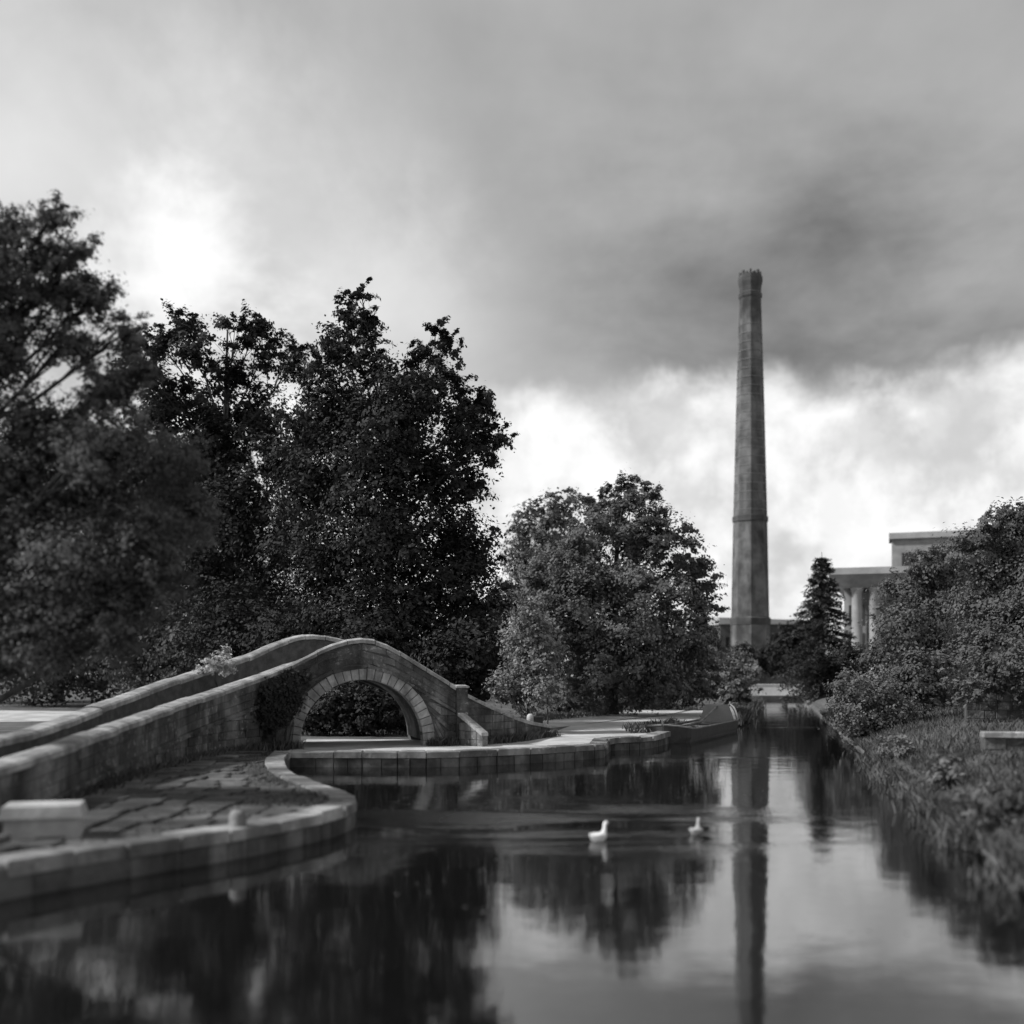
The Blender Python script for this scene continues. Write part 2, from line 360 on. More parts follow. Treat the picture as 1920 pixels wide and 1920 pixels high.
# parapet courses follow the slope
for k in range(3):
    stones_between(near, lambda u, k=k: string_z(u)+.09+k*.24+.006, lambda u, k=k: string_z(u)+.09+(k+1)*.24-.006, 0, near.L, 1.15, 1)
for k in range(3):                     # visible inner face of the far parapet
    stones_between(far, lambda u, k=k: far.z(u)-COPT-.27*(k+1)+.006, lambda u, k=k: far.z(u)-COPT-.27*k-.006, 8, far.L-1, 1.4, 1)
# string course
u = 0
while u < near.L-.1:
    ln = min(random.uniform(.9, 1.3), near.L-u); a, e = u+.004, u+ln-.004; u += ln
    block('string_course', [near.q(a,-.03,string_z(a)-.055), near.q(e,-.03,string_z(e)-.055), near.q(e,-.03,string_z(e)+.09), near.q(a,-.03,string_z(a)+.09)],
          [near.q(a,.10,string_z(a)-.04), near.q(e,.10,string_z(e)-.04), near.q(e,.10,string_z(e)+.075), near.q(a,.10,string_z(a)+.075)], 'stone', bridge)
# spandrel and wing wall: level courses clipped by the string course above and the arch ring below
zc = .36
while zc < 3.4:
    h = random.choice((.26, .3, .34)); lo_, hi_ = zc, zc+h; zc += h
    for seg0, seg1 in ((3.0, ua), (ua, near.L)):
        stones_between(near, lambda u, lo_=lo_: max(lo_+.006, arch(u, AR+RT+.012)), lambda u, hi_=hi_: min(hi_-.006, string_z(u)-.062), seg0, seg1, .62, 1, d0=.005, d1=.06)
# voussoirs
nv = 27
for i in range(nv):
    a0, a1 = math.pi*i/nv+.004, math.pi*(i+1)/nv-.004; o = random.uniform(.055, .085); rt = RT+random.uniform(-.02, .02)
    crn = [(AR, a0), (AR, a1), (AR+rt, a1), (AR+rt, a0)]
    f_ = lambda of: [near.q(ua+r*math.cos(q), of, AZ+r*math.sin(q)) for r, q in crn]
    block('voussoir', f_(-.4), f_(o), 'ring', bridge, .016)
# jamb stones under the springing, right side proud pier
for sgn in (-1, 1):
    for zz0, zz1 in ((.34, .62),):
        a, e = sorted((ua+sgn*AR, ua+sgn*(AR+RT+.05)))
        block('springer', [near.q(a,-.4,zz0), near.q(e,-.4,zz0), near.q(e,-.4,zz1-.006), near.q(a,-.4,zz1-.006)],
              [near.q(a,.09,zz0), near.q(e,.09,zz0), near.q(e,.09,zz1-.006), near.q(a,.09,zz1-.006)], 'ring', bridge)
# vault
bd = Vector((-.24, .97, 0))
mb = MB(); na = 24; rows = []
for k, dd in enumerate((.38, 3.9)):
    for i in range(na+1):
        an = math.pi*i/na; v = near.q(ua, 0, 0)+(near.P(ua+1)-near.P(ua-1)).normalized()*AR*1.004*math.cos(an)+bd*dd; v.z = AZ+AR*1.004*math.sin(an); mb.v.append(v)
mb.f = [(i, i+1, na+2+i, na+1+i) for i in range(na)]
mb.obj('vault', 'stone', bridge)
# deck between the parapets
mb = MB(); nn = 60
for i in range(nn+1):
    un, uf = near.L*i/nn, far.L*i/nn
    a = near.q(un, -.40, max(near.z(un)-1.0, .44)); c = far.q(uf, .40, max(min(far.z(uf), near.z(un)+.2)-1.0, .44)); mb.v += [a, c]
mb.f = [(2*i, 2*i+2, 2*i+3, 2*i+1) for i in range(nn)]
mb.obj('deck', 'gravel', bridge)
# end pier of the near parapet
ep = near.q(near.L, 0, 0); tx = (near.P(near.L)-near.P(near.L-.5)).normalized(); tn = near.n(near.L)
def obox(mbx, o, t, n, u0, u1, v0, v1, z0, z1, top=0):
    vs = []
    for z, s_ in ((z0, 0), (z1, top)):
        for uu, vv in ((u0+s_, v0+s_), (u1-s_, v0+s_), (u1-s_, v1-s_), (u0+s_, v1-s_)):
            q = o+t*uu+n*vv; q.z = z; vs.append(q)
    return mbx.add(vs, [(3,2,1,0),(4,5,6,7),(0,1,5,4),(1,2,6,5),(2,3,7,6),(3,0,4,7)])
for k in range(5):
    z0 = .36+k*.43; z1 = z0+.424
    mb = MB(); j = random.uniform(0, .02); obox(mb, ep, tx, tn, .0-j*.3, .42+j, -.5, .10+j, z0, z1); mb.obj('pier_stone', 'stone', bridge)
mb = MB(); obox(mb, ep, tx, tn, -.03, .47, -.55, .15, 2.515, 2.58); obox(mb, ep, tx, tn, .0, .44, -.52, .12, 2.581, 2.63, .10); mb.obj('pier_cap', 'coping', bridge)
# low wall that carries on down to the towpath
low = Curve([(-1.65,40.3,2.30),(-1.0,40.9,1.95),(-.35,41.7,1.62),(.3,43.0,1.30),(.9,44.5,1.08),(1.6,46.0,.90)])
lowwall = thing('ramp_wall', 'low stone wall sweeping down from the bridge pier to the towpath', 'wall', (-1.65, 40.3, 0))
def low_parts():
    us = np.linspace(0, low.L, 30); vs = []; fs = []
    for u in us: vs += [low.q(u,0,.1), low.q(u,0,low.z(u)-.14), low.q(u,-.4,low.z(u)-.14), low.q(u,-.4,.1)]
    for i in range(29):
        for j in range(4): k = (j+1) % 4; fs.append((i*4+j, i*4+4+j, i*4+4+k, i*4+k))
    fs += [(0,1,2,3), (119,118,117,116)]
    mesh_obj('wall_core', [v-lowwall.location for v in vs], fs, 'core', lowwall)
    u = 0
    while u < low.L-.1:
        ln = min(.85*random.uniform(.8, 1.2), low.L-u); a, e = u+.005, u+ln-.005; u += ln
        block('coping_stone', [low.q(a,-.44,low.z(a)-.14), low.q(e,-.44,low.z(e)-.14), low.q(e,.05,low.z(e)-.14), low.q(a,.05,low.z(a)-.14)],
              [low.q(a,-.44,low.z(a)), low.q(e,-.44,low.z(e)), low.q(e,.05,low.z(e)), low.q(a,.05,low.z(a))], 'coping', lowwall, .02)
    z = .38
    while z < 2.1:
        u = 0
        while u < low.L-.1:
            ln = min(.6*random.uniform(.7, 1.4), low.L-u); a, e = u+.006, u+ln-.006; u += ln
            t0, t1 = min(z+.27, low.z(a)-.15), min(z+.27, low.z(e)-.15)
            if t0 < z+.08: continue
            t1 = max(t1, z+.02); o = random.uniform(.01, .05)
            block('stone', [low.q(a,-.03,z), low.q(e,-.03,z), low.q(e,-.03,t1), low.q(a,-.03,t0)], [low.q(a,o,z), low.q(e,o,z), low.q(e,o,t1), low.q(a,o,t0)], 'stone', lowwall)
        z += .28
low_parts()
# sloped wing in front of the pier
wing = thing('wing_wall', 'short stone wing wall with slanting coping below the bridge pier', 'wall', (-1.7, 39.7, 0))
wc = Curve([(-1.95,40.0,1.62),(-1.5,39.6,1.28),(-1.05,39.2,.92)])
for k in range(4):
    a, e = wc.L*k/4+.005, wc.L*(k+1)/4-.005
    block('coping_stone', [wc.q(a,-.3,wc.z(a)-.12), wc.q(e,-.3,wc.z(e)-.12), wc.q(e,.05,wc.z(e)-.12), wc.q(a,.05,wc.z(a)-.12)],
          [wc.q(a,-.3,wc.z(a)), wc.q(e,-.3,wc.z(e)), wc.q(e,.05,wc.z(e)), wc.q(a,.05,wc.z(a))], 'coping', wing, .015)
    for j in range(3):
        z0 = .36+.3*j; t0, t1 = min(z0+.29, wc.z(a)-.13), min(z0+.29, wc.z(e)-.13)
        if t0-z0 < .08: continue
        block('stone', [wc.q(a,-.27,z0), wc.q(e,-.27,z0), wc.q(e,-.27,max(t1,z0+.02)), wc.q(a,-.27,t0)], [wc.q(a,.0,z0), wc.q(e,.0,z0), wc.q(e,.0,max(t1,z0+.02)), wc.q(a,.0,t0)], 'stone', wing)
# setts on the sloping apron at the foot of the ramp wall
ap = thing('sett_paving', 'rough stone setts laid between the ramp wall and the rounded quay', 'paving', (-7.2, 27, 0))
for r in range(31):
    y = 14.6+r*.66
    xl = float(near.P(np.interp(y, near.p[:, 1], near.s)).x)+.15
    xr = float(np.interp(y, [14.6,15,18,20.5,22.5,24.8,28,32,35.5], [-7.15,-6.95,-4.9,-3.78,-3.85,-4.8,-6.15,-7.3,-7.75]))
    x = xl+random.uniform(0, .3)
    while x < xr-.2:
        wd = random.uniform(.5, .95); x1 = min(x+wd, xr); y0, y1 = y+.015, y+.645
        hz = GZ+.045+random.uniform(-.008, .010)+max(0, (xr-x)/(xr-xl)-.3)*.2
        jj = [random.uniform(-.03,.03) for _ in range(8)]; bk = [(x+.025+jj[0]*.5,y0+jj[1],GZ-.1),(x1-.025+jj[2]*.5,y0+jj[3],GZ-.1),(x1-.025+jj[4]*.5,y1+jj[5]*.4,GZ-.1),(x+.025+jj[6]*.5,y1+jj[7]*.4,GZ-.1)]
        block('sett', bk, [(q[0], q[1], hz+random.uniform(-.006, .006)) for q in bk], 'sett', ap, .02); x = x1
# pale stone block and bollard on the near quay
blk = thing('stone_block', 'big pale stone block at the foot of the ramp wall', 'stone', (-7.25, 17.0, GZ))
mb = MB(); obox(mb, Vector((-7.25,17.0,0)), Vector((.96,.28,0)), Vector((.28,-.96,0)), -.55, .55, -.4, .4, GZ, .82, .03); mb.obj('block_body', 'palestone', blk)
mb = MB(); obox(mb, Vector((-7.25,17.0,0)), Vector((.96,.28,0)), Vector((.28,-.96,0)), -.60, .60, -.45, .45, .823, 1.0, .05); mb.obj('block_cap', 'palestone', blk)
def lathe(prof, c, n=20):
    mb = MB(); k = len(prof)
    for i in range(n):
        a = 2*math.pi*i/n
        for r, z in prof: mb.v.append(Vector((c[0]+r*math.cos(a), c[1]+r*math.sin(a), c[2]+z)))
    for i in range(n):
        j = (i+1) % n
        for q in range(k-1): mb.f.append((i*k+q, j*k+q, j*k+q+1, i*k+q+1))
    mb.f.append(tuple(i*k+k-1 for i in range(n))); return mb
bo = thing('mooring_bollard', 'short pale mooring bollard on the edge of the near quay', 'bollard', (-4.55, 18.2, .5))
lathe([(.15,-.05),(.14,.16),(.12,.22),(.08,.25),(.02,.26)], (-4.55,18.2,.5)).obj('bollard_post', 'quaytop', bo, True)
# ------------------------------------------------------------------ chimney
CX, CY = 38.0, 175.0
chim = thing('mill_chimney', 'tall tapering eight-sided brick mill chimney rising beside the canal', 'chimney', (CX, CY, 0))
ROT = R(-90-32)             # one facet turned to the left
def octo(levels, name, mt, seg=8):
    mb = MB(); n = 8; ap_ = 1/math.cos(math.pi/8)
    for r, z in levels:
        for i in range(n):
            a = ROT+math.pi/8+2*math.pi*i/n; mb.v.append(Vector((CX+r*ap_*math.cos(a), CY+r*ap_*math.sin(a), z)))
    for k in range(len(levels)-1):
        for i in range(n): j = (i+1) % n; mb.f.append((k*n+i, k*n+j, (k+1)*n+j, (k+1)*n+i))
    mb.f.append(tuple(range(n))[::-1]); mb.f.append(tuple((len(levels)-1)*n+i for i in range(n)))
    return mb.obj(name, mt, chim)
zy = lambda y: EYE-(y-HOR)/F*CY
rz = lambda z: float(np.interp(z, [0, zy(1160), zy(975), zy(700), zy(560), 80], [2.9, 2.74, 2.46, 1.92, 1.56, 1.5]))
octo([(2.95,.3),(2.86,zy(1172))], 'base', 'brick')
octo([(2.92,zy(1172)),(2.98,zy(1166)),(2.98,zy(1160)),(2.78,zy(1157))], 'base_band', 'brickband')
octo([(rz(zy(1158)),zy(1158)),(rz(zy(979)),zy(979))], 'lower_shaft', 'brick')
octo([(rz(zy(979))+.12,zy(979)),(rz(zy(979))+.14,zy(969)),(rz(zy(969))-.02,zy(968))], 'band', 'brickband')
octo([(rz(zy(969)),zy(969)),(rz(zy(760)),zy(760)),(rz(zy(560)),zy(560))], 'upper_shaft', 'brick')
for k in range(22):
    y = 958-k*16.5
    if y < 590: break
    z = zy(y); octo([(rz(z)+.02,z-.07),(rz(z)+.035,z-.06),(rz(z)+.035,z+.06),(rz(z)+.02,z+.07)], 'iron_hoop', 'iron')
octo([(1.56,zy(562)),(1.72,zy(558)),(1.72,zy(552)),(1.57,zy(549))], 'collar', 'brickband')
octo([(1.56,zy(549)),(1.6,zy(540)),(1.76,zy(531)),(1.8,zy(524)),(1.74,zy(519)),(1.6,zy(517))], 'crown', 'brickband')
for i in range(8):
    a = ROT+2*math.pi*(i+.5)/8
    for da, hh, rr_ in ((0, .8, 1.62), (math.pi/8, .5, 1.55)):
        c = Vector((CX+rr_*math.cos(a+da), CY+rr_*math.sin(a+da), 0)); rd = Vector((math.cos(a+da), math.sin(a+da), 0)); tg = Vector((-rd.y, rd.x, 0))
        mb = MB(); obox(mb, c, tg, rd, -.2, .2, -.22, .16, zy(520), zy(520)+hh, .05); mb.obj('crown_rib', 'brickband', chim)
# ------------------------------------------------------------------ vegetation
def leaves_mesh(name, pos, nrm, L, W, mt, parent=None, bend=.25):
    n = len(pos); nrm = nrm/np.linalg.norm(nrm, axis=1, keepdims=True)
    rv = RNG.normal(size=(n, 3)); t = np.cross(nrm, rv); t /= np.linalg.norm(t, axis=1, keepdims=True); s_ = np.cross(nrm, t)
    L = np.broadcast_to(L, (n,))[:, None]*RNG.uniform(.45, 1.45, (n, 1)); Wd = L*W
    v = np.empty((n, 4, 3)); v[:, 0] = pos-t*L*.5; v[:, 2] = pos+t*L*.5-nrm*L*bend; v[:, 1] = pos+s_*Wd*.5-nrm*L*bend*.3; v[:, 3] = pos-s_*Wd*.5-nrm*L*bend*.3
    me = bpy.data.meshes.new(name); me.vertices.add(4*n); me.vertices.foreach_set('co', v.ravel().astype(np.float32))
    me.loops.add(4*n); me.loops.foreach_set('vertex_index', np.arange(4*n, dtype=np.int32))
    me.polygons.add(n); me.polygons.foreach_set('loop_start', np.arange(0, 4*n, 4, dtype=np.int32)); me.polygons.foreach_set('loop_total', np.full(n, 4, np.int32))
    me.update(calc_edges=True); me.materials.append(M[mt])
    o = bpy.data.objects.new(name, me); COL.objects.link(o)
    if parent: o.parent = parent; o.matrix_parent_inverse = Matrix.Translation(-Vector(parent.location))
    return o
def crown_points(lobes, n, clump=.20, shell=.5, dens=26):
    "lobes (x,y,z,rx,ry,rz): clumps near each lobe's skin, leaves gathered round the clumps"
    lob = np.array(lobes, float); wgt = (lob[:, 3]*lob[:, 5])**1.0; wgt /= wgt.sum(); P = []; Nn = []; C = []
    for l, wq in zip(lob, wgt):
        k = max(6, int(n*wq/dens)); dv = RNG.normal(size=(k, 3)); dv /= np.linalg.norm(dv, axis=1, keepdims=True)
        rr_ = 1-(1-shell)*RNG.random((k, 1))**1.5*1.1; rr_ *= RNG.uniform(.85, 1.12, (k, 1))
        cc = l[:3]+dv*rr_*l[3:]; C.append(cc)
        m_ = dens; cr = clump*np.mean(l[3:])*RNG.uniform(.6, 1.4, (k, 1, 1))
        ax = dv+RNG.normal(size=(k, 3))*.55; ax[:, 2] *= .6; ax /= np.linalg.norm(ax, axis=1, keepdims=True)
        off = RNG.normal(size=(k, m_, 3))*cr*np.array([.40, .40, .28])+ax[:, None, :]*RNG.normal(size=(k, m_, 1))*cr*.85
        off[:, :, 2] -= .25*np.linalg.norm(off[:, :, :2], axis=2)
        P.append((cc[:, None, :]+off).reshape(-1, 3))
        cn = dv*.7+np.array([0, 0, .55])+RNG.normal(size=(k, 3))*.30
        nn_ = cn[:, None, :]+off/np.maximum(np.linalg.norm(off, axis=2, keepdims=True), 1e-4)*.45+RNG.normal(size=(k, m_, 3))*.26; Nn.append(nn_.reshape(-1, 3))
    return np.concatenate(P), np.concatenate(Nn), np.concatenate(C)
def tree(name, label, base, lobes, n, L, mt, tr=.3, group=None, clump=.2, shell=.5, cat='tree', top=None, limbs=1, lean=(0, 0), W=.62, zmin=.45, dens=26):
    t = thing(name, label, cat, base, group); bx, by, bz = base; lob = [tuple(l) for l in lobes]
    P, Nn, C = crown_points(lob, n, clump, shell, dens); k = P[:, 2] > zmin; P, Nn = P[k], Nn[k]
    leaves_mesh('crown', P, Nn, L, W, mt, t)
    zt = top or max(l[2]-.3*l[5] for l in lob); cx = np.mean([l[0] for l in lob]); cy = np.mean([l[1] for l in lob])
    def trunk_at(f):
        return Vector((bx+(cx-bx)*f**1.6*.8+.12*math.sin(f*7), by+(cy-by)*f**1.6*.8+.12*math.cos(f*5), bz-.1+(zt-bz)*f))
    mb = MB(); fs = np.linspace(0, 1, 9); mb.tube([trunk_at(f) for f in fs], [tr*(1.45 if f == 0 else 1-.88*f) for f in fs], 10)
    mb.obj('trunk', 'bark', t, True)
    if limbs:
        for l in lob:
            f = min(.85, max(.12, (l[2]-bz-.45*l[5])/(zt-bz)-.18)); a = trunk_at(f); e = Vector(l[:3]); r0 = tr*(1-.8*f)*.55
            mid = a.lerp(e, .5)+Vector((0, 0, -.06*(e-a).length+.0))
            mb = MB(); mb.tube([a, mid, e], [r0, r0*.6, r0*.2], 6)
            near_c = C[np.argsort(((C-np.array(l[:3]))**2).sum(1))[:40]]
            for c in near_c[::3]:
                c = Vector(c); q = mid.lerp(e, random.uniform(.2, 1)); mb.tube([q, q.lerp(c, .5)+Vector((0, 0, .1)), c], [r0*.3, r0*.2, r0*.05], 4, False)
            mb.obj('limb', 'bark', t, True)
    return t
def lobes_px(lst, D, dj=1.0, flat=1.0):
    "lobe list (px, py, radius px[, depth offset])"
    out = []
    for q in lst:
        dd = D+(q[3] if len(q) > 3 else random.uniform(-1, 1)*dj*q[2]/F*D); c = at(q[0], q[1], dd); r = q[2]/F*dd
        out.append((c.x, c.y, c.z, r, r, r*flat))
    return out
def gbase(px, D, z=GZ): return ((px-960)/F*D, D, z)
# A: the tall alder behind the bridge
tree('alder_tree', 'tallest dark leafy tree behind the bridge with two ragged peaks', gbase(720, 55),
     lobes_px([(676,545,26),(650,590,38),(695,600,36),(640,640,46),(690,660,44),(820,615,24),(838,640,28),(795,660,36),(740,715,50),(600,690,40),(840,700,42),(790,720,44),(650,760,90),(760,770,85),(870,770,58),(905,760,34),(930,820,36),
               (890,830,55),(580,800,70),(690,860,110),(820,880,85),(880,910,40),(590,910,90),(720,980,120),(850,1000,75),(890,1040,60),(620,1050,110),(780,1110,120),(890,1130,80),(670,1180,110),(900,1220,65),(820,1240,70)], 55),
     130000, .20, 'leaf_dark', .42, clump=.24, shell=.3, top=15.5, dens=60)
# B: behind, to the left
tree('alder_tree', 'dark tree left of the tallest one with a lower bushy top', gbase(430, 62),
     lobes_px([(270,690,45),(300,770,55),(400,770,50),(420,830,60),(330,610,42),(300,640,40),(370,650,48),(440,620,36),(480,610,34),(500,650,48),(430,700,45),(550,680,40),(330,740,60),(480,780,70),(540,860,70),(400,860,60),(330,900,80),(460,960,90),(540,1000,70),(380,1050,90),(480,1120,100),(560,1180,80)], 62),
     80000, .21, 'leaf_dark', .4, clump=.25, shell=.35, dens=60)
# C: large nearer tree leaning in from the left edge
tree('beech_tree', 'large spreading tree leaning in from the left edge of the picture', gbase(-240, 22),
     lobes_px([(20,430,45),(-80,430,80),(90,470,50),(150,470,36),(60,540,60),(180,560,46),(-60,580,90),(240,620,46),(130,640,55),(20,680,50),(270,690,40),(190,740,55),(-80,760,90),(130,830,70),(240,820,60),(-20,860,80),(330,860,60),(340,960,70),(-60,520,90),(100,400,40),(60,930,90),(200,930,80),(-120,980,120),(280,1000,60),(130,1050,100),(10,1100,110),(250,1110,70),(-30,470,70),(130,540,60),(230,720,50),(60,780,70),(180,850,70),(90,1180,90),(220,1180,60),(-40,1180,100),(300,1070,60),(20,610,60)], 22),
     190000, .078, 'leaf_soft', .26, clump=.27, shell=.25, dens=50)
# D: round tree in the middle
tree('chestnut_tree', 'round broad tree with sunlit left side standing between bridge and chimney', gbase(1145, 71),
     lobes_px([(1195,915,30),(1160,930,40),(1125,945,38),(1225,950,36),(1185,980,60),(1110,1010,60),(1250,1010,55),(1050,1050,60),(1170,1060,85),(1290,1040,40),(1300,1090,50),(1020,1110,55),(1100,1120,80,-3),(1220,1130,80,-3),(1320,1140,38),(1010,1180,50),(1070,1190,75,-3),(1170,1200,85,-4),(1280,1190,65,-2),(1325,1200,36),(1000,1240,45),(1110,1260,65,-3),(1220,1260,70,-2),(1300,1255,50)], 71),
     110000, .19, 'leaf_mid', .4, clump=.25, shell=.62, W=.75, dens=130)
# E: paler tree behind it, to the left
tree('birch_tree', 'small paler tree peeping between the tallest tree and the round tree', gbase(1030, 92),
     lobes_px([(1060,940,32),(1030,960,38),(990,975,34),(1000,1020,50),(1050,1010,50),(970,1040,36),(1000,1090,60),(960,1120,50),(1020,1160,60)], 92), 14000, .3, 'leaf_mid', .25, clump=.26)
# bright shrub beside the path
def shrub(label, px, D, lst, n, L, mt, name='shrub', grp=None, clump=.28, zmin=.45, base=None, dens=26, shell=.45):
    return tree(name, label, base or gbase(px, D), lobes_px(lst, D), n, L, mt, .06, grp, clump, shell, 'shrub', limbs=0, zmin=zmin, dens=dens)
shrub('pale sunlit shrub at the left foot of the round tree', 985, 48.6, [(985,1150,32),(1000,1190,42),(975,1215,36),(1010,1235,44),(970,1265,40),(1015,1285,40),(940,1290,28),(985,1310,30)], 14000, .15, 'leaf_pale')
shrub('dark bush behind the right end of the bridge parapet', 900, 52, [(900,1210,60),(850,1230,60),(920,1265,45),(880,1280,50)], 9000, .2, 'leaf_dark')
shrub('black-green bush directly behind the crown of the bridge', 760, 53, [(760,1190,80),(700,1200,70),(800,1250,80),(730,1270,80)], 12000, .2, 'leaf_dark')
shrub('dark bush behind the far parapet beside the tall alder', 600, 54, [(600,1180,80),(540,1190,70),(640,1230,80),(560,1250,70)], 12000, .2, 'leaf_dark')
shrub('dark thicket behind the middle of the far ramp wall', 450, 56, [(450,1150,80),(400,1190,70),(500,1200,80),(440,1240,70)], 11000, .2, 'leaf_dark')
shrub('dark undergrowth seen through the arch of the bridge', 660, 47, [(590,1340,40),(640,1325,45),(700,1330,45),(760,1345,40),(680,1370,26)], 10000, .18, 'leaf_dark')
shrub('broad dull bush left of the thicket beyond the ramp', 300, 76, [(300,1180,80),(240,1220,70),(340,1230,70),(280,1270,60)], 11000, .28, 'leaf_grey')
shrub('dull bush beyond the pale yard at the left edge', 60, 90, [(60,1180,90),(0,1220,80),(120,1230,80),(60,1270,60)], 11000, .32, 'leaf_grey')
shrub('tall dull bush beyond the yard between the two left trees', 170, 88, [(170,1100,90),(140,1180,90),(200,1200,80),(180,1260,60)], 12000, .32, 'leaf_grey')
shrub('leafy bush with dark gaps under the round tree trunk', 1080, 76, [(1070,1310,28),(1110,1320,26),(1045,1315,24),(1150,1318,24)], 6000, .2, 'leaf_mid')
shrub('dark bush under the right side of the round tree', 1250, 80, [(1240,1300,34),(1290,1290,34),(1200,1305,28)], 6000, .2, 'leaf_dark')
# shrub at the break in the far parapet, sunlight painted into its leaf colour
shrub('shrub with sunlight painted into its leaves poking up over the far parapet', 405, 37.3, [(424,1222,11),(412,1236,17),(392,1246,16),(428,1252,14),(376,1256,10)], 3200, .08, 'leaf_painted_sun', base=(-9.9,37.3,1.6), zmin=1.4)
# ivy on the bridge face
iv = thing('ivy', 'dark ivy hanging over the parapet face left of the arch', 'ivy', (-8.2, 37.6, .4))
pp = []; nn_ = []
for (px, py, r, k) in ((535,1285,26,900),(540,1310,24,700),(510,1300,24,700),(505,1325,22,700),(485,1335,22,600),(520,1340,22,600),(505,1360,18,350),(490,1305,16,300),(560,1272,14,250)):
    uu = near.u_at_x((px-960)/F*37.8, 24, near.L); zc_ = EYE-(py-HOR)/F*near.P(uu).y; rr_ = r/F*38
    for _ in range(k):
        du, dz = random.gauss(0, rr_*.5), random.gauss(0, rr_*.5); q = near.q(uu+du, .06+abs(random.gauss(0, .12)), zc_+dz); pp.append(q); nn_.append(near.n(uu)+Vector((random.gauss(0,.4), random.gauss(0,.4), .5+random.gauss(0,.4))))
leaves_mesh('leaves', np.array(pp), np.array(nn_), .12, .8, 'leaf_dark', iv)
mb = MB()
for k in range(9):
    uu = near.u_at_x(-8.1+random.uniform(-.7,.7), 24, near.L); mb.tube([near.q(uu,.07,.42), near.q(uu+.1,.08,1.3), near.q(uu-.05,.08,2.0+random.random()*.5)], [.03,.02,.008], 5)
mb.obj('stem', 'bark', iv)
# conifer by the far bank
def conifer(label, px, D, ytop, ybot, wpx):
    base = gbase(px, D, 1.0); t = thing('conifer_tree', label, 'tree', base); x0, y0, z0 = base; zt = EYE-(ytop-HOR)/F*D; H = zt-z0; rad = wpx/F*D
    mb = MB().tube([(x0,y0,z0-.2),(x0,y0,z0+H*.5),(x0,y0,zt)], [.3,.17,.02], 8); mb.obj('trunk', 'bark', t, True)
    P = []; Nn = []; mb = MB(); z = z0+.5
    while z < zt-.2:
        f = (z-z0)/H; r = rad*(1-f)**.85+.12
        for k in range(9):
            a = random.uniform(0, 6.28); rr_ = r*random.uniform(.7, 1.15); e = Vector((x0+math.cos(a)*rr_, y0+math.sin(a)*rr_, z-.28*rr_+random.uniform(-.1,.1)))
            mb.tube([(x0,y0,z), e], [.05,.01], 4, False)
            for q in np.linspace(.15, 1, int(10+rr_*9)):
                c = Vector((x0,y0,z)).lerp(e, q); wd = .28*(1.1-q)+.1
                for _ in range(3): P.append((c.x+random.gauss(0,wd), c.y+random.gauss(0,wd), c.z-abs(random.gauss(0,.18)))); Nn.append((random.gauss(0,.5), random.gauss(0,.5), 1))
        z += .42+.25*(1-f)
    mb.obj('branches', 'bark', t); leaves_mesh('crown', np.array(P), np.array(Nn), .42, .3, 'needle', t)
conifer('dark pointed conifer standing left of the pillared building', 1541, 108, 1035, 1270, 105)
# right side trees and bushes
def gb(px, D): x = (px-960)/F*D; return (x, D, bank_z(x, D))
tree('ash_tree', 'grey leafy tree hiding the right part of the pillared building', gb(1755, 60),
     lobes_px([(1740,1060,40),(1700,1110,50),(1770,1080,55),(1690,1180,60),(1760,1170,80),(1670,1235,50),(1830,1130,70),(1740,1250,70),(1830,1220,75)], 60), 60000, .18, 'leaf_soft', .28, clump=.26, dens=60)
tree('ash_tree', 'tall leafy tree at the right edge of the picture', gb(1900, 52),
     lobes_px([(1850,985,34),(1900,990,50),(1960,1000,60),(1820,1030,45),(1880,1060,70),(1960,1090,80),(1860,1140,75),(1930,1180,90),(1850,1230,70)], 52), 60000, .16, 'leaf_soft', .3, clump=.26, dens=60)
shrub('low bush overhanging the water on the right bank', 1620, 46, [(1590,1290,36),(1640,1300,46),(1600,1335,42),(1650,1350,50),(1575,1330,26),(1625,1385,36),(1680,1330,40)], 20000, .12, 'leaf_mid', base=gb(1630, 46), zmin=.08)
shrub('dark bush on the right bank in front of the conifer', 1575, 72, [(1560,1255,28),(1580,1270,32),(1600,1240,34),(1575,1300,28)], 8000, .22, 'leaf_dark', base=gb(1575, 72), zmin=.1)
shrub('dark bush right of the chimney foot beyond the white bridge', 1480, 152, [(1480,1190,26),(1460,1215,26),(1500,1215,30),(1520,1185,26),(1475,1240,26)], 7000, .45, 'leaf_dark', base=gbase(1485, 152))
shrub('dull bush under the tree on the right bank', 1720, 48, [(1720,1260,44),(1770,1270,46),(1690,1285,36),(1740,1295,30)], 12000, .16, 'leaf_soft', base=gb(1730, 48))
shrub('dull bush at the right edge below the tall tree', 1880, 41, [(1800,1290,26),(1850,1260,40),(1830,1300,26),(1925,1240,50),(1970,1260,60)], 12000, .14, 'leaf_soft', base=gb(1890, 46))
# bushes on the left bank below the chimney
shrub('pale feathery bush at the foot of the chimney', 1385, 92, [(1385,1245,26),(1405,1258,22),(1360,1262,24),(1392,1280,22),(1375,1290,24)], 7000, .26, 'leaf_pale', base=gbase(1385, 92), dens=16)
shrub('drooping grey bush on the left bank below the chimney', 1380, 84, [(1385,1290,20),(1392,1302,16),(1340,1285,22),(1365,1300,20)], 5000, .24, 'leaf_mid', base=gbase(1388, 84))
shrub('small pale shrub left of the feathery bush', 1320, 86, [(1300,1290,14),(1325,1288,16),(1310,1298,14)], 2500, .2, 'leaf_pale', base=gbase(1315, 86))
shrub('dark bush in front of the chimney foot', 1425, 160, [(1395,1225,20),(1430,1235,20),(1450,1240,24)], 4000, .5, 'leaf_dark', base=gbase(1425, 160))
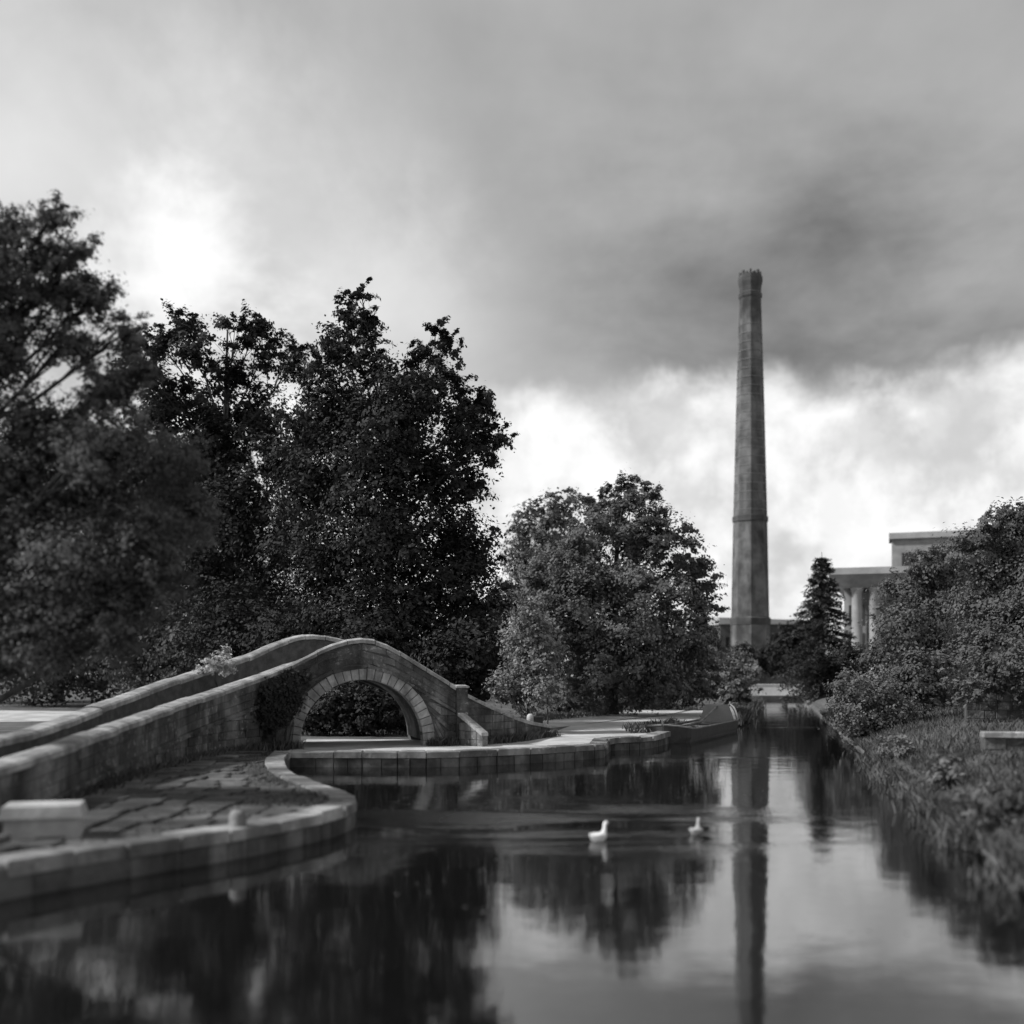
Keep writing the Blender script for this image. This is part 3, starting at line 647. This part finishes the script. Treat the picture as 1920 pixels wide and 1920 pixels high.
# distant trees filling the skyline behind
for k, (px, D, yt, lab) in enumerate(((480,118,1100,'distant tree behind the thicket'),(700,122,1100,'distant tree behind the tall alder trunk'),
                                      (930,125,1110,'distant tree behind the pale small tree'),(1120,128,1120,'distant tree behind the round tree'),(1290,126,1170,'low distant tree left of the chimney'),(1750,140,1120,'distant tree behind the pillared building'),(1960,130,1080,'distant tree beyond the right edge trees'))):
    tree('distant_tree', lab, gbase(px, D), lobes_px([(px,yt+60,60),(px-60,yt+110,70),(px+60,yt+110,70),(px,yt+140,80)], D), 5000, .5, 'leaf_grey', .3, 'distant trees', limbs=0)
for px, D, lab in ((-70,100,'tall background tree beyond the yard at the left edge'),(110,104,'tall background tree behind the dull bush at left'),(270,98,'tall background tree in the gap left of the two alders'),(400,106,'tall background tree behind the lower alder')):
    tree('lime_tree', lab, gbase(px, D), lobes_px([(px,820,60),(px-55,860,70),(px+55,870,70),(px,920,85),(px-60,950,80),(px+60,950,80),(px,1010,95),(px-60,1070,90),(px+60,1070,90),(px,1150,100),(px-60,1210,70),(px+60,1210,70)], D), 26000, .38, 'leaf_grey', .35, 'background trees at left', clump=.25, dens=50)
# ------------------------------------------------------------------ buildings
def windows(parent, xs, zs, y, wd, ht, mt='concrete'):
    for x in xs:
        for z in zs:
            f = MB().box((x-.09, y-.06, z-.09), (x+wd+.09, y+.04, z)).box((x-.09, y-.06, z+ht), (x+wd+.09, y+.04, z+ht+.09)).box((x-.09, y-.06, z+.001), (x, y+.04, z+ht-.001)).box((x+wd, y-.06, z+.001), (x+wd+.09, y+.04, z+ht-.001)).box((x+wd/2-.04, y-.05, z+.002), (x+wd/2+.04, y+.03, z+ht-.002)).obj('window', mt, parent)
            q = MB().box((x+.002, y-.02, z+.002), (x+wd-.002, y+.03, z+ht-.002)).obj('pane', 'glass'); q.parent = f; q.matrix_parent_inverse = Matrix.Translation(-Vector(parent.location))
PD = 126; PX = lambda px, D=PD: (px-960)/F*D
pb = thing('pillared_building', 'pale flat-roofed building with round pillars behind the conifer', 'building', (PX(1590), PD, 1.2))
xa, xb = PX(1583), PX(1583)+28; zt = EYE+(HOR-1064)/F*(PD-2.6)
MB().box((xa, PD, .4), (xb, PD+14, zt-2.2)).obj('wall', 'concrete', pb)
MB().box((xa-1.7, PD-2.6, zt-.75), (xb+1, PD+15, zt)).obj('roof_slab', 'roof', pb)
mb = MB().add([(xa+.1,PD-1.2,zt-2.2),(xb+.5,PD-1.2,zt-2.2),(xb+.5,PD+14.4,zt-2.2),(xa+.1,PD+14.4,zt-2.2),(xa-1.6,PD-2.5,zt-.755),(xb+.9,PD-2.5,zt-.755),(xb+.9,PD+14.8,zt-.755),(xa-1.6,PD+14.8,zt-.755)], [(3,2,1,0),(4,5,6,7),(0,1,5,4),(1,2,6,5),(2,3,7,6),(3,0,4,7)]); mb.obj('eaves', 'concrete', pb)
for k in range(8):
    x = PX(1606)+k*1.9+(k//2)*1.6
    lathe([(.78,0),(.78,.3),(.62,.36),(.58,zt-4.1),(.66,zt-3.95),(.74,zt-3.62)], (x, PD-1.1, 1.415), 16).obj('pillar', 'concrete', pb, True)
pb.rotation_euler = (0, 0, R(-17))
windows(pb, [xa+.6+k*2.7 for k in range(9)], [2.4, 5.6, 8.8], PD, 1.5, 2.1, 'darkwall')
TD = 165; xa, zt = PX(1672, TD), EYE+(HOR-1000)/F*TD
tb = thing('tall_block', 'taller grey block with flat roof behind the pillared building', 'building', (xa, TD, 1))
MB().box((xa, TD, .4), (xa+32, TD+5, zt-.9)).obj('wall', 'concrete', tb); MB().box((xa-.4, TD-.5, zt-.9), (xa+32.5, TD+5.5, zt)).obj('roof_slab', 'roof', tb)
tb.rotation_euler = (0, 0, R(-19))
windows(tb, [xa+1.5+k*3.8 for k in range(8)], [3, 7, 11, 15, 19], TD, 1.9, 2.2, 'darkwall')
mill = thing('mill_shed', 'long low dark mill building with pale roof edge behind the chimney', 'building', (38, 196, .4))
MB().box((37.2, 196, .3), (56, 230, 12.0)).obj('wall', 'darkwall', mill)
mb = MB().add([(36.9,195.5,12.0),(56.3,195.5,12.0),(56.3,230.5,12.0),(36.9,230.5,12.0),(36.9,195.5,13.2),(56.3,195.5,12.6),(56.3,230.5,14.4),(36.9,230.5,14.8)], [(3,2,1,0),(4,5,6,7),(0,1,5,4),(1,2,6,5),(2,3,7,6),(3,0,4,7)]); mb.obj('roof', 'roof', mill)
windows(mill, [38.2+k*2.6 for k in range(7)], [3.5, 7.5], 196, 1.3, 2.2, 'brick')
# white low bridge across the canal
wb = thing('white_footbridge', 'low flat white footbridge crossing the far end of the canal', 'bridge', (33, 130, 0))
fdir = Vector((.99, -.1, 0)).normalized(); fn = Vector((-fdir.y, fdir.x, 0)); o_ = Vector((32.1,131,0))
mb = MB(); obox(mb, o_, fdir, fn, -4.3, 4.6, -.1, 2.4, .55, .78); mb.obj('deck', 'concrete', wb)
for v0 in (-.22, 2.42):
    mb = MB(); obox(mb, o_, fdir, fn, -4.3, 4.6, v0, v0+.1, .5, 1.75); mb.obj('parapet', 'white', wb)
    mb = MB(); obox(mb, o_, fdir, fn, -4.35, 4.65, v0-.06, v0+.16, 1.752, 1.86); mb.obj('handrail', 'white', wb)
for u0 in (-5.0, 3.4):
    mb = MB(); obox(mb, o_, fdir, fn, u0, u0+1.6, -.4, 2.7, -.5, .545); mb.obj('abutment', 'stone', wb)
# ------------------------------------------------------------------ moored work boat
boat = thing('work_boat', 'dark open work boat with pale board at its bow moored along the towpath', 'boat', (9.4, 54.6, 0))
b0, b1 = Vector((6.6, 48.0, 0)), Vector((12.2, 61.4, 0)); bt = (b1-b0).normalized(); bnr = Vector((bt.y, -bt.x, 0)); BL = (b1-b0).length
def hull_w(f): return 1.02*min(1, (f/.06)**.5 if f < .06 else 1, ((1-f)/.20)**.6 if f > .80 else 1)
def hull_z(f): return .56+.75*max(0, (f-.78)/.22)**1.8+.22*max(0, (.12-f)/.12)**1.5
def bp(f, s_, z): q = b0+bt*(f*BL)+bnr*s_; q.z = z; return q
mb = MB(); nf = 40; rows = 7
for i in range(nf+1):
    f = i/nf; wv = max(hull_w(f), .04); zt = hull_z(f)
    mb.v += [bp(f,-wv,zt), bp(f,-wv*.98,.2), bp(f,-wv*.75,-.35), bp(f,wv*.75,-.35), bp(f,wv*.98,.2), bp(f,wv,zt), bp(f,wv-.07 if wv > .1 else .01,zt), bp(f,wv-.08 if wv > .1 else .01,.0), bp(f,-wv+.08 if wv > .1 else -.01,.0), bp(f,-wv+.07 if wv > .1 else -.01,zt)]
nr = 10
mb.f = [(i*nr+j, i*nr+(j+1) % nr, (i+1)*nr+(j+1) % nr, (i+1)*nr+j) for i in range(nf) for j in range(nr)]+[tuple(range(nr)), tuple(nf*nr+j for j in reversed(range(nr)))]
mb.obj('hull', 'boat', boat)
for s_ in (-1, 1):
    mb = MB(); mb.tube([bp(i/nf, s_*max(hull_w(i/nf), .04), hull_z(i/nf)+.02) for i in range(nf+1)], [.045]*(nf+1), 6); mb.obj('gunwale', 'wood', boat)
mb = MB()
for i in range(30, nf+1):
    f = i/nf; wv = max(hull_w(f)-.09, .02); mb.v += [bp(f,-wv,hull_z(f)-.05), bp(f,wv,hull_z(f)-.05)]
mb.f = [(2*i, 2*i+1, 2*i+3, 2*i+2) for i in range(10)]; mb.obj('fore_deck', 'wood', boat)
f = .76; mb = MB(); mb.add([bp(f,-.95,.5),bp(f,.95,.5),bp(f,.62,1.42),bp(f,-.62,1.42),bp(f+.006,-.95,.5),bp(f+.006,.95,.5),bp(f+.006,.62,1.42),bp(f+.006,-.62,1.42)], [(0,1,2,3),(7,6,5,4),(0,4,5,1),(1,5,6,2),(2,6,7,3),(3,7,4,0)]); mb.obj('cratch_board', 'concrete', boat)
for f in (.2, .36, .52, .66):
    mb = MB(); obox(mb, bp(f,0,0), bt, bnr, -.12, .12, -.98, .98, .5, .56); mb.obj('cross_plank', 'wood', boat)
mb = MB().tube([bp(.2,.1,.62), bp(.52,-.05,.64), bp(.76,0,1.3)], [.07,.07,.07], 6); mb.obj('gang_plank', 'wood', boat)
mb = MB(); obox(mb, bp(.06,0,0), bt, bnr, -.5, .8, -.7, .7, .2, .75, .06); mb.obj('stern_box', 'boat', boat)
mb = MB().tube([bp(.01,0,.3), bp(0,0,.95), bp(.07,0,1.05)], [.06,.05,.03], 6); mb.obj('tiller', 'wood', boat)
mb = MB().tube([bp(1.0,0,-.2), bp(1.004,0,1.5)], [.08,.06], 8); mb.obj('stem_post', 'wood', boat)
# ------------------------------------------------------------------ small things by the towpath
sp_ = thing('sign_post', 'thin dark post with a small plate beside the towpath', 'sign post', gbase(1027, 47.6))
x, y, z = gbase(1027, 47.6); lathe([(.05,0),(.05,.05),(.035,.08),(.035,2.25),(.02,2.28)], (x, y, z), 10).obj('pole', 'darkmetal', sp_, True)
mb = MB(); mb.box((x-.03, y-.06, z+1.75), (x+.5, y-.037, z+2.1)); mb.obj('plate', 'darkmetal', sp_)
be = thing('park_bench', 'wooden slatted bench in front of the pale shrub', 'bench', gbase(930, 46.6)); x, y, z = gbase(930, 46.6)
for k in range(3): MB().box((x-.75, y-.05+k*.15, z+.44), (x+.75, y+.08+k*.15, z+.475)).obj('seat_slat', 'wood', be)
for k in range(3): MB().box((x-.75, y+.46, z+.58+k*.15), (x+.75, y+.49, z+.69+k*.15)).obj('back_slat', 'wood', be)
for s_ in (-.62, .62):
    MB().box((x+s_-.03, y-.03, z), (x+s_+.03, y+.03, z+.436)).obj('leg', 'darkmetal', be); MB().tube([(x+s_, y+.42, z), (x+s_, y+.44, z+.45), (x+s_, y+.53, z+1.02)], [.035,.035,.03], 6).obj('leg', 'darkmetal', be)
bi = thing('litter_bin', 'dark square litter bin standing between pale bollard and thin post', 'bin', gbase(1008, 47)); x, y, z = gbase(1008, 47)
MB().box((x-.22, y-.22, z), (x+.22, y+.22, z+.72)).obj('bin_body', 'darkmetal', bi); MB().box((x-.26, y-.26, z+.74), (x+.26, y+.26, z+.80)).obj('lid', 'darkmetal', bi)
for s_ in (-.2, .2): MB().box((x+s_-.02, y-.02, z+.72), (x+s_+.02, y+.02, z+.74)).obj('lid_post', 'darkmetal', bi)
pbol = thing('stone_bollard', 'pale stone bollard beside the dark litter bin', 'bollard', gbase(994, 46.6)); lathe([(.16,0),(.15,.75),(.13,.86),(.06,.92)], gbase(994, 46.6), 14).obj('bollard_post', 'coping', pbol, True)
# walls on the right bank
def rubble(label, x0, y0, x1, y1, ztop, rows, pier=None):
    t = thing('garden_wall', label, 'wall', (x0, y0, bank_z(x0, y0))); c = Curve([(x0, y0, ztop), ((x0+x1)/2, (y0+y1)/2+.02, ztop), (x1, y1, ztop)])
    zb = bank_z(x0, y0)-.15; h = (ztop-.14-zb)/rows
    vs = []; [vs.extend([c.q(u,0,zb), c.q(u,0,ztop-.14), c.q(u,-.35,ztop-.14), c.q(u,-.35,zb)]) for u in (0, c.L)]
    mesh_obj('wall_core', [v-t.location for v in vs], [(0,1,5,4),(1,2,6,5),(2,3,7,6),(0,4,7,3),(0,3,2,1),(4,5,6,7)], 'core', t)
    for r in range(rows):
        u = 0
        while u < c.L-.1:
            ln = min(.5*random.uniform(.7, 1.4), c.L-u); a, e = u+.008, u+ln-.008; u += ln; o = random.uniform(.01, .06); z0, z1 = zb+h*r+.006, zb+h*(r+1)-.006
            block('stone', [c.q(a,-.02,z0), c.q(e,-.02,z0), c.q(e,-.02,z1), c.q(a,-.02,z1)], [c.q(a,o,z0), c.q(e,o,z0), c.q(e,o,z1), c.q(a,o,z1)], 'stone', t, .02)
    u = 0
    while u < c.L-.1:
        ln = min(.9*random.uniform(.8, 1.2), c.L-u); a, e = u+.005, u+ln-.005; u += ln
        block('coping_stone', [c.q(a,-.4,ztop-.14), c.q(e,-.4,ztop-.14), c.q(e,.09,ztop-.14), c.q(a,.09,ztop-.14)], [c.q(a,-.4,ztop), c.q(e,-.4,ztop), c.q(e,.09,ztop), c.q(a,.09,ztop)], 'coping', t, .02)
rubble('low stone wall with pale coping on the near right bank', 12.2, 28.4, 17.5, 27.4, 1.52, 2)
rubble('taller stone wall with pale coping under the right edge trees', 17.6, 42.5, 23.5, 41.3, 2.75, 5)
# ------------------------------------------------------------------ white ducks
M['feather_grey'] = mat('grey_feathers', .32, .44, .75, 8, .2, 40, dist=.01)
def duck(px, D, rot, label, sc, fm='feather'):
    c = at(px, 0, D); c.z = 0; t = thing('duck', label, 'duck', c, 'ducks on the water')
    sp_pts = [(-.30,.15,.012,.012),(-.25,.13,.05,.03),(-.16,.09,.105,.085),(-.04,.07,.13,.115),(.08,.075,.125,.12),(.16,.11,.10,.10),(.205,.17,.066,.066),(.225,.24,.046,.046),(.235,.31,.042,.04),(.25,.36,.046,.044),(.285,.385,.046,.046),(.325,.38,.034,.034),(.35,.372,.012,.012)]
    mb = MB(); n = 14; pts = [Vector((a, 0, z)) for a, z, _, _ in sp_pts]
    for i, (a, z, rw, rh) in enumerate(sp_pts):
        tg = (pts[min(i+1, len(pts)-1)]-pts[max(i-1, 0)]).normalized(); up = Vector((-tg.z, 0, tg.x))
        for j in range(n): an = 2*math.pi*j/n; mb.v.append(pts[i]+Vector((0, 1, 0))*rw*math.cos(an)+up*rh*math.sin(an))
    for i in range(len(pts)-1):
        for j in range(n): mb.f.append((i*n+j, i*n+(j+1) % n, (i+1)*n+(j+1) % n, (i+1)*n+j))
    mb.f += [tuple(range(n))[::-1], tuple((len(pts)-1)*n+j for j in range(n))]
    o = mesh_obj('body', mb.v, mb.f, fm, t, True)
    k = MB().add([(.335,-.022,.362),(.335,.022,.362),(.335,.018,.385),(.335,-.018,.385),(.41,-.02,.352),(.41,.02,.352),(.41,.018,.36),(.41,-.018,.36)], [(3,2,1,0),(4,5,6,7),(0,1,5,4),(1,2,6,5),(2,3,7,6),(3,0,4,7)]); mesh_obj('beak', k.v, k.f, 'beak', t)
    for s_ in (-1, 1):
        wv = MB().tube([(-.24,s_*.07,.16),(-.1,s_*.118,.13),(.06,s_*.122,.12),(.13,s_*.10,.12)], [.012,.05,.06,.02], 8); mesh_obj('wing', wv.v, wv.f, fm, t, True)
    for s_ in (-1, 1):
        ev = lathe([(.001,-.007),(.006,-.004),(.007,0),(.006,.004),(.001,.007)], (.298, s_*.043, .392), 8); mesh_obj('eye', ev.v, ev.f, 'darkmetal', t, True)
    t.rotation_euler = (0, 0, R(rot)); t.scale = (sc,)*3; return t
duck(1122, 19.8, 48, 'white duck swimming on the ruffled water below the quay edge', .8)
duck(1305, 20.6, 66, 'small greyish duck swimming close to the reflection of the chimney', .7, 'feather_grey')
# ------------------------------------------------------------------ grass and reeds
def grass(name, label, pts, hmin, hmax, mt='grass'):
    n = len(pts); p0 = np.array(pts); a = RNG.uniform(0, 6.28, n); h = RNG.uniform(hmin, hmax, n); wd = h*.055+.006
    dx = np.stack([np.cos(a), np.sin(a), np.zeros(n)], 1)*wd[:, None]; ln = RNG.normal(0, .28, (n, 2))*h[:, None]
    v = np.empty((n, 4, 3)); v[:, 0] = p0-dx; v[:, 1] = p0+dx; mid = p0.copy(); mid[:, 2] += h*.6; mid[:, :2] += ln*.35; tip = p0.copy(); tip[:, 2] += h; tip[:, :2] += ln
    v[:, 2] = mid+dx*.6; v[:, 3] = tip
    me = bpy.data.meshes.new(name); me.vertices.add(4*n); me.vertices.foreach_set('co', v.ravel().astype(np.float32)); me.loops.add(4*n); me.loops.foreach_set('vertex_index', np.arange(4*n, dtype=np.int32))
    me.polygons.add(n); me.polygons.foreach_set('loop_start', np.arange(0, 4*n, 4, dtype=np.int32)); me.polygons.foreach_set('loop_total', np.full(n, 4, np.int32)); me.update(calc_edges=True); me.materials.append(M[mt])
    o = bpy.data.objects.new(name, me); COL.objects.link(o); tag(o, label, 'grass'); o['kind'] = 'stuff'
pts = []
for _ in range(90000):
    y = 10+70*random.random()**1.5; xr = float(np.interp(y, [-12,5,15,28.7,45,60,100], [1.0,4.9,7.3,10.5,14.4,18,27.5])); x = xr-.28+random.random()**2.0*11
    pts.append((x, y, bank_z(x, y)-.05))
grass('bank_grass', 'rough grass growing over the right canal bank', pts, .08, .32)
pts = []
for _ in range(26000):
    f = random.random(); x, y = random.choice(((random.uniform(1.5, 9), random.uniform(48, 70)), (random.uniform(-14, 4), random.uniform(46, 60)), (random.uniform(4, 14), random.uniform(68, 110))))
    k = np.interp(y, [52.5,62.5,70.5,79], [1.8,6,10,12.5]); 
    if abs(x-k) < 3.4 and y < 80: continue
    if x > float(np.interp(y, [39.6,43.2,44.6,52,60,66,100,140], [3.3,3.9,5.6,8.2,11.2,13.6,22.2,31.7]))-.6: continue
    pts.append((x, y, GZ-.02))
grass('verge_grass', 'rough grass under the trees beyond the towpath', pts, .1, .35)
pts = []
for _ in range(5000):
    y = random.uniform(62, 110); x = float(np.interp(y, [60,66,100,140], [11.2,13.6,22.2,31.7]))+random.gauss(-.3, .4); pts.append((x, y, .1))
grass('reeds', 'tall pale reeds along the left edge of the far canal', pts, .3, .8)
# tufts at wall feet
pts = []
for _ in range(5000):
    u = random.uniform(8, near.L); 
    if abs(u-ua) < AR+.1: continue
    q = near.q(u, .08+abs(random.gauss(0, .2)), GZ-.02); pts.append(tuple(q))
for _ in range(2500):
    q = low.q(random.uniform(0, low.L), .08+abs(random.gauss(0, .15)), GZ-.02); pts.append(tuple(q))
grass('wall_foot_weeds', 'weeds and grass tufts along the foot of the bridge walls', pts, .08, .4)
# weeds in the joints of the setts, and drift on the water
pts = []
for _ in range(16000):
    y = random.uniform(14.6, 35); u_ = np.interp(y, near.p[:, 1], near.s); xl = near.P(u_).x+.1
    xr = float(np.interp(y, [14.6,18,20.5,22.5,24.8,28,32,35.5], [-7.15,-4.9,-3.78,-3.85,-4.8,-6.15,-7.3,-7.75])); x = xl+(xr-xl)*random.random()**1.5
    if math.sin(x*1.9+y*.7)+math.sin(y*1.3-x)+random.gauss(0, .6) < .2: continue
    pts.append((x, y, GZ-.01))
grass('sett_weeds', 'short weeds and moss growing between the setts', pts, .05, .17)
pts = []
for _ in range(6000):
    y = random.uniform(14, 40); xr = float(np.interp(y, [5,15,28.7,45], [4.9,7.3,10.5,14.4])); 
    if math.sin(y*1.7)+math.sin(y*.61+1)+random.gauss(0, .5) < .4: continue
    pts.append((xr-.3-abs(random.gauss(0, .22)), y, .02))
grass('margin_weeds', 'ragged weeds hanging over the water along the right bank', pts, .1, .4)
P = []
for _ in range(700):
    k = random.random()
    if k < .7: y = random.gauss(26, 3.0); x = random.uniform(-3, 7)+.3*math.sin(y); y = y+.6*math.sin(x*1.2)
    else: y = random.uniform(12, 38); x = random.uniform(-2.5, 6)
    P.append((x, y, .006))
Nn = RNG.normal(size=(len(P), 3))*.04+np.array([0, 0, 1])
o = leaves_mesh('floating_leaves', np.array(P), Nn, .05, .7, 'leaf_mid', None, 0.0); tag(o, 'fallen leaves drifting in a thin line on the water', 'leaves'); o['kind'] = 'stuff'
for k, (x, y, lab) in enumerate(((10.0,25.2,'leafy dock plant leaning over the near right bank'),(12.1,34.0,'leafy dock plant on the right bank before the overhanging bush'),(8.5,18.7,'leafy dock plant nearest the camera on the right bank'))):
    z = bank_z(x, y); lb = [(x+random.gauss(0,.3), y+random.gauss(0,.4), z+.25+random.random()*.3, .45, .45, .35) for _ in range(5)]
    tree('dock_plant', lab, (x, y, z), lb, 1400, .13, 'leaf_mid', .02, 'dock plants on the right bank', .35, .3, 'plant', limbs=0, zmin=.05, W=.5)
